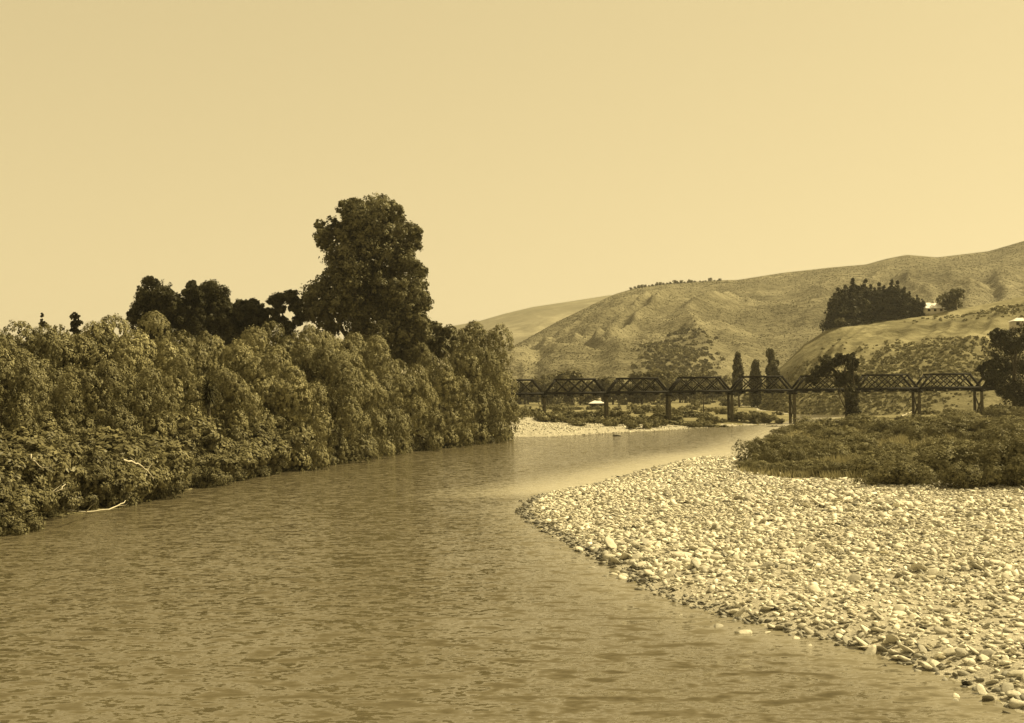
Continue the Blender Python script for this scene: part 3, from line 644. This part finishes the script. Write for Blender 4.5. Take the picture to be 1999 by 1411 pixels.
# ------------------------------------------------------------------ the railway bridge
BY, SP = 256.0, 121.0 / FPX * 256.0
dk = at(1062, 768, BY); DZ = dk[2]; X0 = dk[0]
bridge = tag(empty('railway_bridge', (X0, BY, 0)), 'dark timber truss railway bridge on piers crossing the valley', 'bridge')
HT, WD = 2.85, 3.9                               # truss height, distance between the two trusses
def bm(name, parts, parent, mk='timber'): return obj(name, mesh(name, *join(parts)), M[mk], parent)
span = bm('truss_span', [box(-SP / 2 + .05, SP / 2 - .05, -WD / 2 + .35, -WD / 2 + .75, -.25, .1), box(-SP / 2 + .05, SP / 2 - .05, WD / 2 - .75, WD / 2 - .35, -.25, .1),
                         box(-SP / 2 + .06, SP / 2 - .06, -1.35, 1.35, .1, .28)], bridge)
nodes = [-SP / 2 + SP * f for f in (0.02, .19, .395, .605, .81, .98)]
for sy in (-1, 1):
    y = sy * WD / 2
    bm('bottom_chord', [beam((-SP / 2 + .02, y, 0), (SP / 2 - .02, y, 0), .34, .42)], span)
    bm('top_chord', [beam((nodes[1] - .25, y, HT), (nodes[4] + .25, y, HT), .34, .36)], span)
    bm('end_post', [beam((nodes[0], y, .1), (nodes[1], y, HT - .05), .32, .40)], span)
    bm('end_post', [beam((nodes[5], y, .1), (nodes[4], y, HT - .05), .32, .40)], span)
    for k in (1, 2, 3):
        a, b = nodes[k], nodes[k + 1]
        bm('diagonal', [beam((a, y, .2), (b, y, HT - .18), .16, .20)], span)
        bm('diagonal', [beam((b, y - .02, .2), (a, y - .02, HT - .18), .13, .18)], span)
    for k in (1, 2, 3, 4):
        for dx in (-.17, .17): bm('tie_rod', [beam((nodes[k] + dx, y, -.5), (nodes[k] + dx, y, HT + .22), .05, .05, (0, 1, 0))], span)
for k in (1, 2, 3, 4):
    bm('floor_beam', [box(nodes[k] - .34, nodes[k] + .34, -WD / 2 - .5, WD / 2 + .5, -.62, -.24)], span)
pier = bm('pier', [box(-.55, .55, -WD / 2 - .6, WD / 2 + .6, -.85, -.25), box(-.95, .95, -WD / 2 - .3, -WD / 2 + .3, -.25, -.21), box(-.95, .95, WD / 2 - .3, WD / 2 + .3, -.25, -.21)], bridge)
for sy in (-1, 1):
    obj('column', mesh('column', *tube([(0, sy * WD / 2, -9.2), (0, sy * WD / 2, -.85)], [.36, .30], 12), smooth=True), M['pier'], pier)
bm('brace', [beam((0, -WD / 2, -5.5), (0, WD / 2, -1.5), .2, .25)], pier, 'pier'); bm('brace', [beam((.25, WD / 2, -5.5), (.25, -WD / 2, -1.5), .2, .25)], pier, 'pier')
def put_part(src, first, loc):
    o = src if first else copy_tree(src, bridge); o.location = loc; return o
for k in range(-3, 10):
    put_part(span, k == -3, (SP * (k + .5), 0, DZ))
    put_part(pier, k == -3, (SP * k, 0, DZ))

# telegraph pole behind the bridge
p = at(1372, 716, 300); z = gz1(p[0], p[1]); tp = tag(empty('telegraph_pole', (p[0], p[1], z)), 'thin telegraph pole rising behind the bridge truss', 'pole'); hp = p[2] - z
obj('post', mesh('pole_post', *tube([(0, 0, -.5), (0, 0, hp)], [.14, .09], 8), smooth=True), M['pole'], tp)
for dz in (.4, 1.0): obj('crossarm', mesh('pole_crossarm', *box(-.45, .45, -.12 - .05, -.12 + .05, hp - dz - .06, hp - dz + .06)), M['pole'], tp)

# ------------------------------------------------------------------ stones
def ico(sub):
    import bmesh
    b = bmesh.new(); bmesh.ops.create_icosphere(b, subdivisions=sub, radius=1); b.verts.ensure_lookup_table()
    V = np.array([v.co[:] for v in b.verts]); F = np.array([[v.index for v in f.verts] for f in b.faces]); b.free(); return V, F
I1, I2 = ico(1), ico(2)
def stone_shape(base, rng):
    V, F = base; V = V.copy()
    for _ in range(5):
        d = unit(rng, 1)[0]; h = rng.uniform(.42, .8); s = V @ d; V -= np.clip(s - h, 0, None)[:, None] * d * .9
    V *= 1 + rng.normal(0, .09, (len(V), 1)); return V, F
shapes1 = [stone_shape(I1, rng) for _ in range(12)]; shapes2 = [stone_shape(I2, rng) for _ in range(14)]
xs, ys = GRAV_R[:, 0], GRAV_R[:, 1]
NST = 118000
P = np.stack([rng.uniform(xs.min(), 48, NST), rng.uniform(22, min(ys.max(), 125), NST)], 1)
okv = inside(P, GRAV_R) & (np.abs(P[:, 0] / P[:, 1]) < 0.47)
sdp, Dp = shore(P)
edge = (~okv) & (sdp > -1.2) & (sdp < .05) & (Dp[2] < 1.3) & (rng.random(NST) < .25) & (P[:, 0] / P[:, 1] < .47)
okv |= edge
P = P[okv]; zg = np.maximum(gz(P[:, 0], P[:, 1]), -.12); n = len(P)
R_ = np.clip(rng.lognormal(math.log(.088), .38, n), .045, .24)
R_ = R_ * np.clip(1.05 + .6 * fbm(P[:, 0] / 6, P[:, 1] / 6, 88), .75, 1.4)
R_ = np.where(rng.random(n) < .012, R_ * 1.45, R_)
dist = np.hypot(P[:, 0], P[:, 1]); big = np.argsort(-R_ / dist)[:300]; isbig = np.zeros(n, bool); isbig[big] = True
print('stones', n)
def xform(V, r, rng):
    a = rng.uniform(0, 6.283); c, s = math.cos(a), math.sin(a); sc = np.array([r * rng.uniform(1.0, 1.5), r * rng.uniform(.75, 1.1), r * rng.uniform(.28, .58)])
    W = V * sc; tl_ = rng.normal(0, .32, 2); W[:, 2] += W[:, 0] * tl_[0] + W[:, 1] * tl_[1]
    return np.stack([W[:, 0] * c - W[:, 1] * s, W[:, 0] * s + W[:, 1] * c, W[:, 2]], 1)
def tone_of(rng): return float(np.clip(rng.normal(1.0, .24), .4, 1.4)) * (.45 if rng.random() < .08 else 1)
Vs, Fs, Ts, off = [], [], [], 0
for i in np.where(~isbig)[0]:
    near = R_[i] / dist[i] > .0042
    V, F = shapes2[i % 14] if near else shapes1[i % 12]
    W = xform(V, R_[i], rng) + np.array([P[i, 0], P[i, 1], zg[i] + R_[i] * .22])
    Vs.append(W); Fs.append(F + off); off += len(W); Ts.append(np.full(len(W), tone_of(rng) * (.42 if zg[i] < .10 else 1)))
tag(obj('small_stones', mesh('small_stones', np.concatenate(Vs), np.concatenate(Fs), np.concatenate(Ts), True), M['stone'], gravel_bank), kind='stuff')
bigme = []
for k in range(14):
    V, F = shapes2[k]; me = mesh('river_stone', xform(V, 1.0, rng), F, np.full(len(V), [.62, .9, 1.0, 1.05, 1.1, .95, .8, 1.0, 1.12, .97, 1.05, .7, 1.0, .9][k]), True); me.materials.append(M['stone']); bigme.append(me)
for i in big:
    o = obj('river_stone', bigme[i % 14], None, gravel_bank, (P[i, 0], P[i, 1], zg[i] + R_[i] * .25)); o.scale = (R_[i],) * 3; o.rotation_euler = (0, 0, rng.uniform(0, 6.28))
# far bar stones
Q = np.stack([rng.uniform(GRAV_F[:, 0].min(), GRAV_F[:, 0].max(), 12000), rng.uniform(GRAV_F[:, 1].min(), GRAV_F[:, 1].max(), 12000)], 1); Q = Q[inside(Q, GRAV_F)][:3500]
zq = gz(Q[:, 0], Q[:, 1]); Vs, Fs, Ts, off = [], [], [], 0
for i in range(len(Q)):
    V, F = shapes1[i % 12]; W = xform(V, rng.uniform(.08, .22), rng) + np.array([Q[i, 0], Q[i, 1], zq[i] + .04]); Vs.append(W); Fs.append(F + off); off += len(W); Ts.append(np.full(len(W), tone_of(rng)))
tag(obj('bar_stones', mesh('bar_stones', np.concatenate(Vs), np.concatenate(Fs), np.concatenate(Ts), True), M['stone'], far_bar), kind='stuff')
# lone rock in the river
q = ground(1205, 851); me = mesh('lone_rock', xform(shapes2[3][0], .75, rng), shapes2[3][1], np.full(len(shapes2[3][0]), .35), True)
tag(obj('river_rock', me, M['stone'], None, (q[0], q[1], .05)), 'dark lone rock breaking the water off the far gravel bar', 'rock')

# ------------------------------------------------------------------ scrub on the hills, dry grass tufts: nobody could count them
def scrub(name, h, n, s0, s1, thr, seed, mk, quads=14, tmax=.99, ur=(0, 1), tmin=0.0, lab=None):
    V = h['V'][:h['nt']]; nt_, nu = V.shape[:2]
    u = rng.uniform(ur[0] * (nu - 1.01), ur[1] * (nu - 1.01), n * 4); v = rng.uniform((nt_ - 1.01) * tmin, (nt_ - 1.01) * tmax, n * 4); u0, v0 = u.astype(int), v.astype(int); fu, fv = (u - u0)[:, None], (v - v0)[:, None]
    p = (V[v0, u0] * (1 - fu) + V[v0, u0 + 1] * fu) * (1 - fv) + (V[v0 + 1, u0] * (1 - fu) + V[v0 + 1, u0 + 1] * fu) * fv
    fade = ((np.abs((u / nu - ur[0]) / (ur[1] - ur[0]) - .5) * 2) ** 2 + np.clip(v / nt_ / tmax, 0, 1) ** 3) * .45 if ur[1] - ur[0] < .5 else 0
    k = fbm(p[:, 0] / 60, p[:, 1] / 60, seed) + rng.normal(0, .12, len(p)) - fade > thr; p = p[k][:n]; m = len(p)
    s = rng.uniform(s0, s1, (m, 1, 1)); e = unit(rng, m * quads).reshape(m, quads, 3); e[..., 2] = np.abs(e[..., 2]) * .8
    c = p[:, None] + e * s * rng.uniform(.5, 1, (m, quads, 1)); nn = e + rng.normal(0, .4, e.shape); nn /= np.linalg.norm(nn, axis=-1, keepdims=True)
    t = np.cross(nn, rng.normal(size=nn.shape)); t /= np.linalg.norm(t, axis=-1, keepdims=True); b = np.cross(nn, t); L_ = s * .55
    W = np.stack([c + t * L_, c + b * L_ * .7, c - t * L_, c - b * L_ * .7], 2).reshape(-1, 3)
    tag(obj(name, mesh(name, W, np.arange(len(W)).reshape(-1, 4), np.repeat(rng.uniform(.7, 1.3, m), quads * 4)), M[mk]), lab or 'scattered low scrub covering the ' + ('distant hillside' if h is H_main else 'terrace slope'), 'scrub', None, 'stuff')
scrub('hillside_scrub', H_main, 46000, .25, .75, -.2, 31, 'hillscrub', 6)
ux = lambda x: (x - 860) / (2700 - 860)
scrub('gully_scrub', H_main, 900, .8, 2.4, -.12, 77, 'farleaf', 14, .42, (ux(1235), ux(1420)), .02, 'dark scrub patch filling the gully low on the hillside')
scrub('terrace_scrub', H_spur, 7000, .25, .8, -.02, 41, 'scrub', 12, .9)
def tufts(name, pts, h0, h1, blades, mk, label):
    m = len(pts); z = gz(pts[:, 0], pts[:, 1]); base = np.concatenate([pts, z[:, None]], 1)
    a = rng.uniform(0, 6.283, (m, blades)); r_ = rng.uniform(0, .35, (m, blades)); hh = rng.uniform(h0, h1, (m, blades))
    p = base[:, None] + np.stack([np.cos(a) * r_, np.sin(a) * r_, np.zeros_like(a)], -1); d = np.stack([np.cos(a) * .4 * hh, np.sin(a) * .4 * hh, hh], -1)
    s = np.stack([-np.sin(a), np.cos(a), np.zeros_like(a)], -1) * .05
    W = np.stack([p - s, p + s, p + d], 2).reshape(-1, 3)
    tag(obj(name, mesh(name, W, np.arange(len(W)).reshape(-1, 3), np.repeat(rng.uniform(.7, 1.4, m), blades * 3)), M[mk]), label, 'grass', None, 'stuff')
G = np.array([ground(px, py, 1.2) for px, py in zip(rng.uniform(1440, 2100, 7000), rng.uniform(812, 965, 7000)) if in_patch(px, py)])
M['drygrass'] = leaf_mat('dry_grass_blade', (0.25, 0.226, 0.128), .25, .0)
tufts('scrub_patch_grass', G, .3, .7, 9, 'drygrass', 'dry grass growing between the scrub bushes on the right bank')

# ------------------------------------------------------------------ the hazy summer air
hm, ht, ho = mat('haze'); pv = N(ht, 'ShaderNodeVolumePrincipled'); pv.inputs['Density'].default_value = 0.00009
pv.inputs['Color'].default_value = (0.95, 0.93, 0.85, 1); pv.inputs['Anisotropy'].default_value = 0.3
ht.links.new(pv.outputs[0], ho.inputs['Volume'])
hz = tag(obj('haze', mesh('haze', *box(-3600, 3600, -3600, 3600, -14, 260)), hm), kind='stuff')
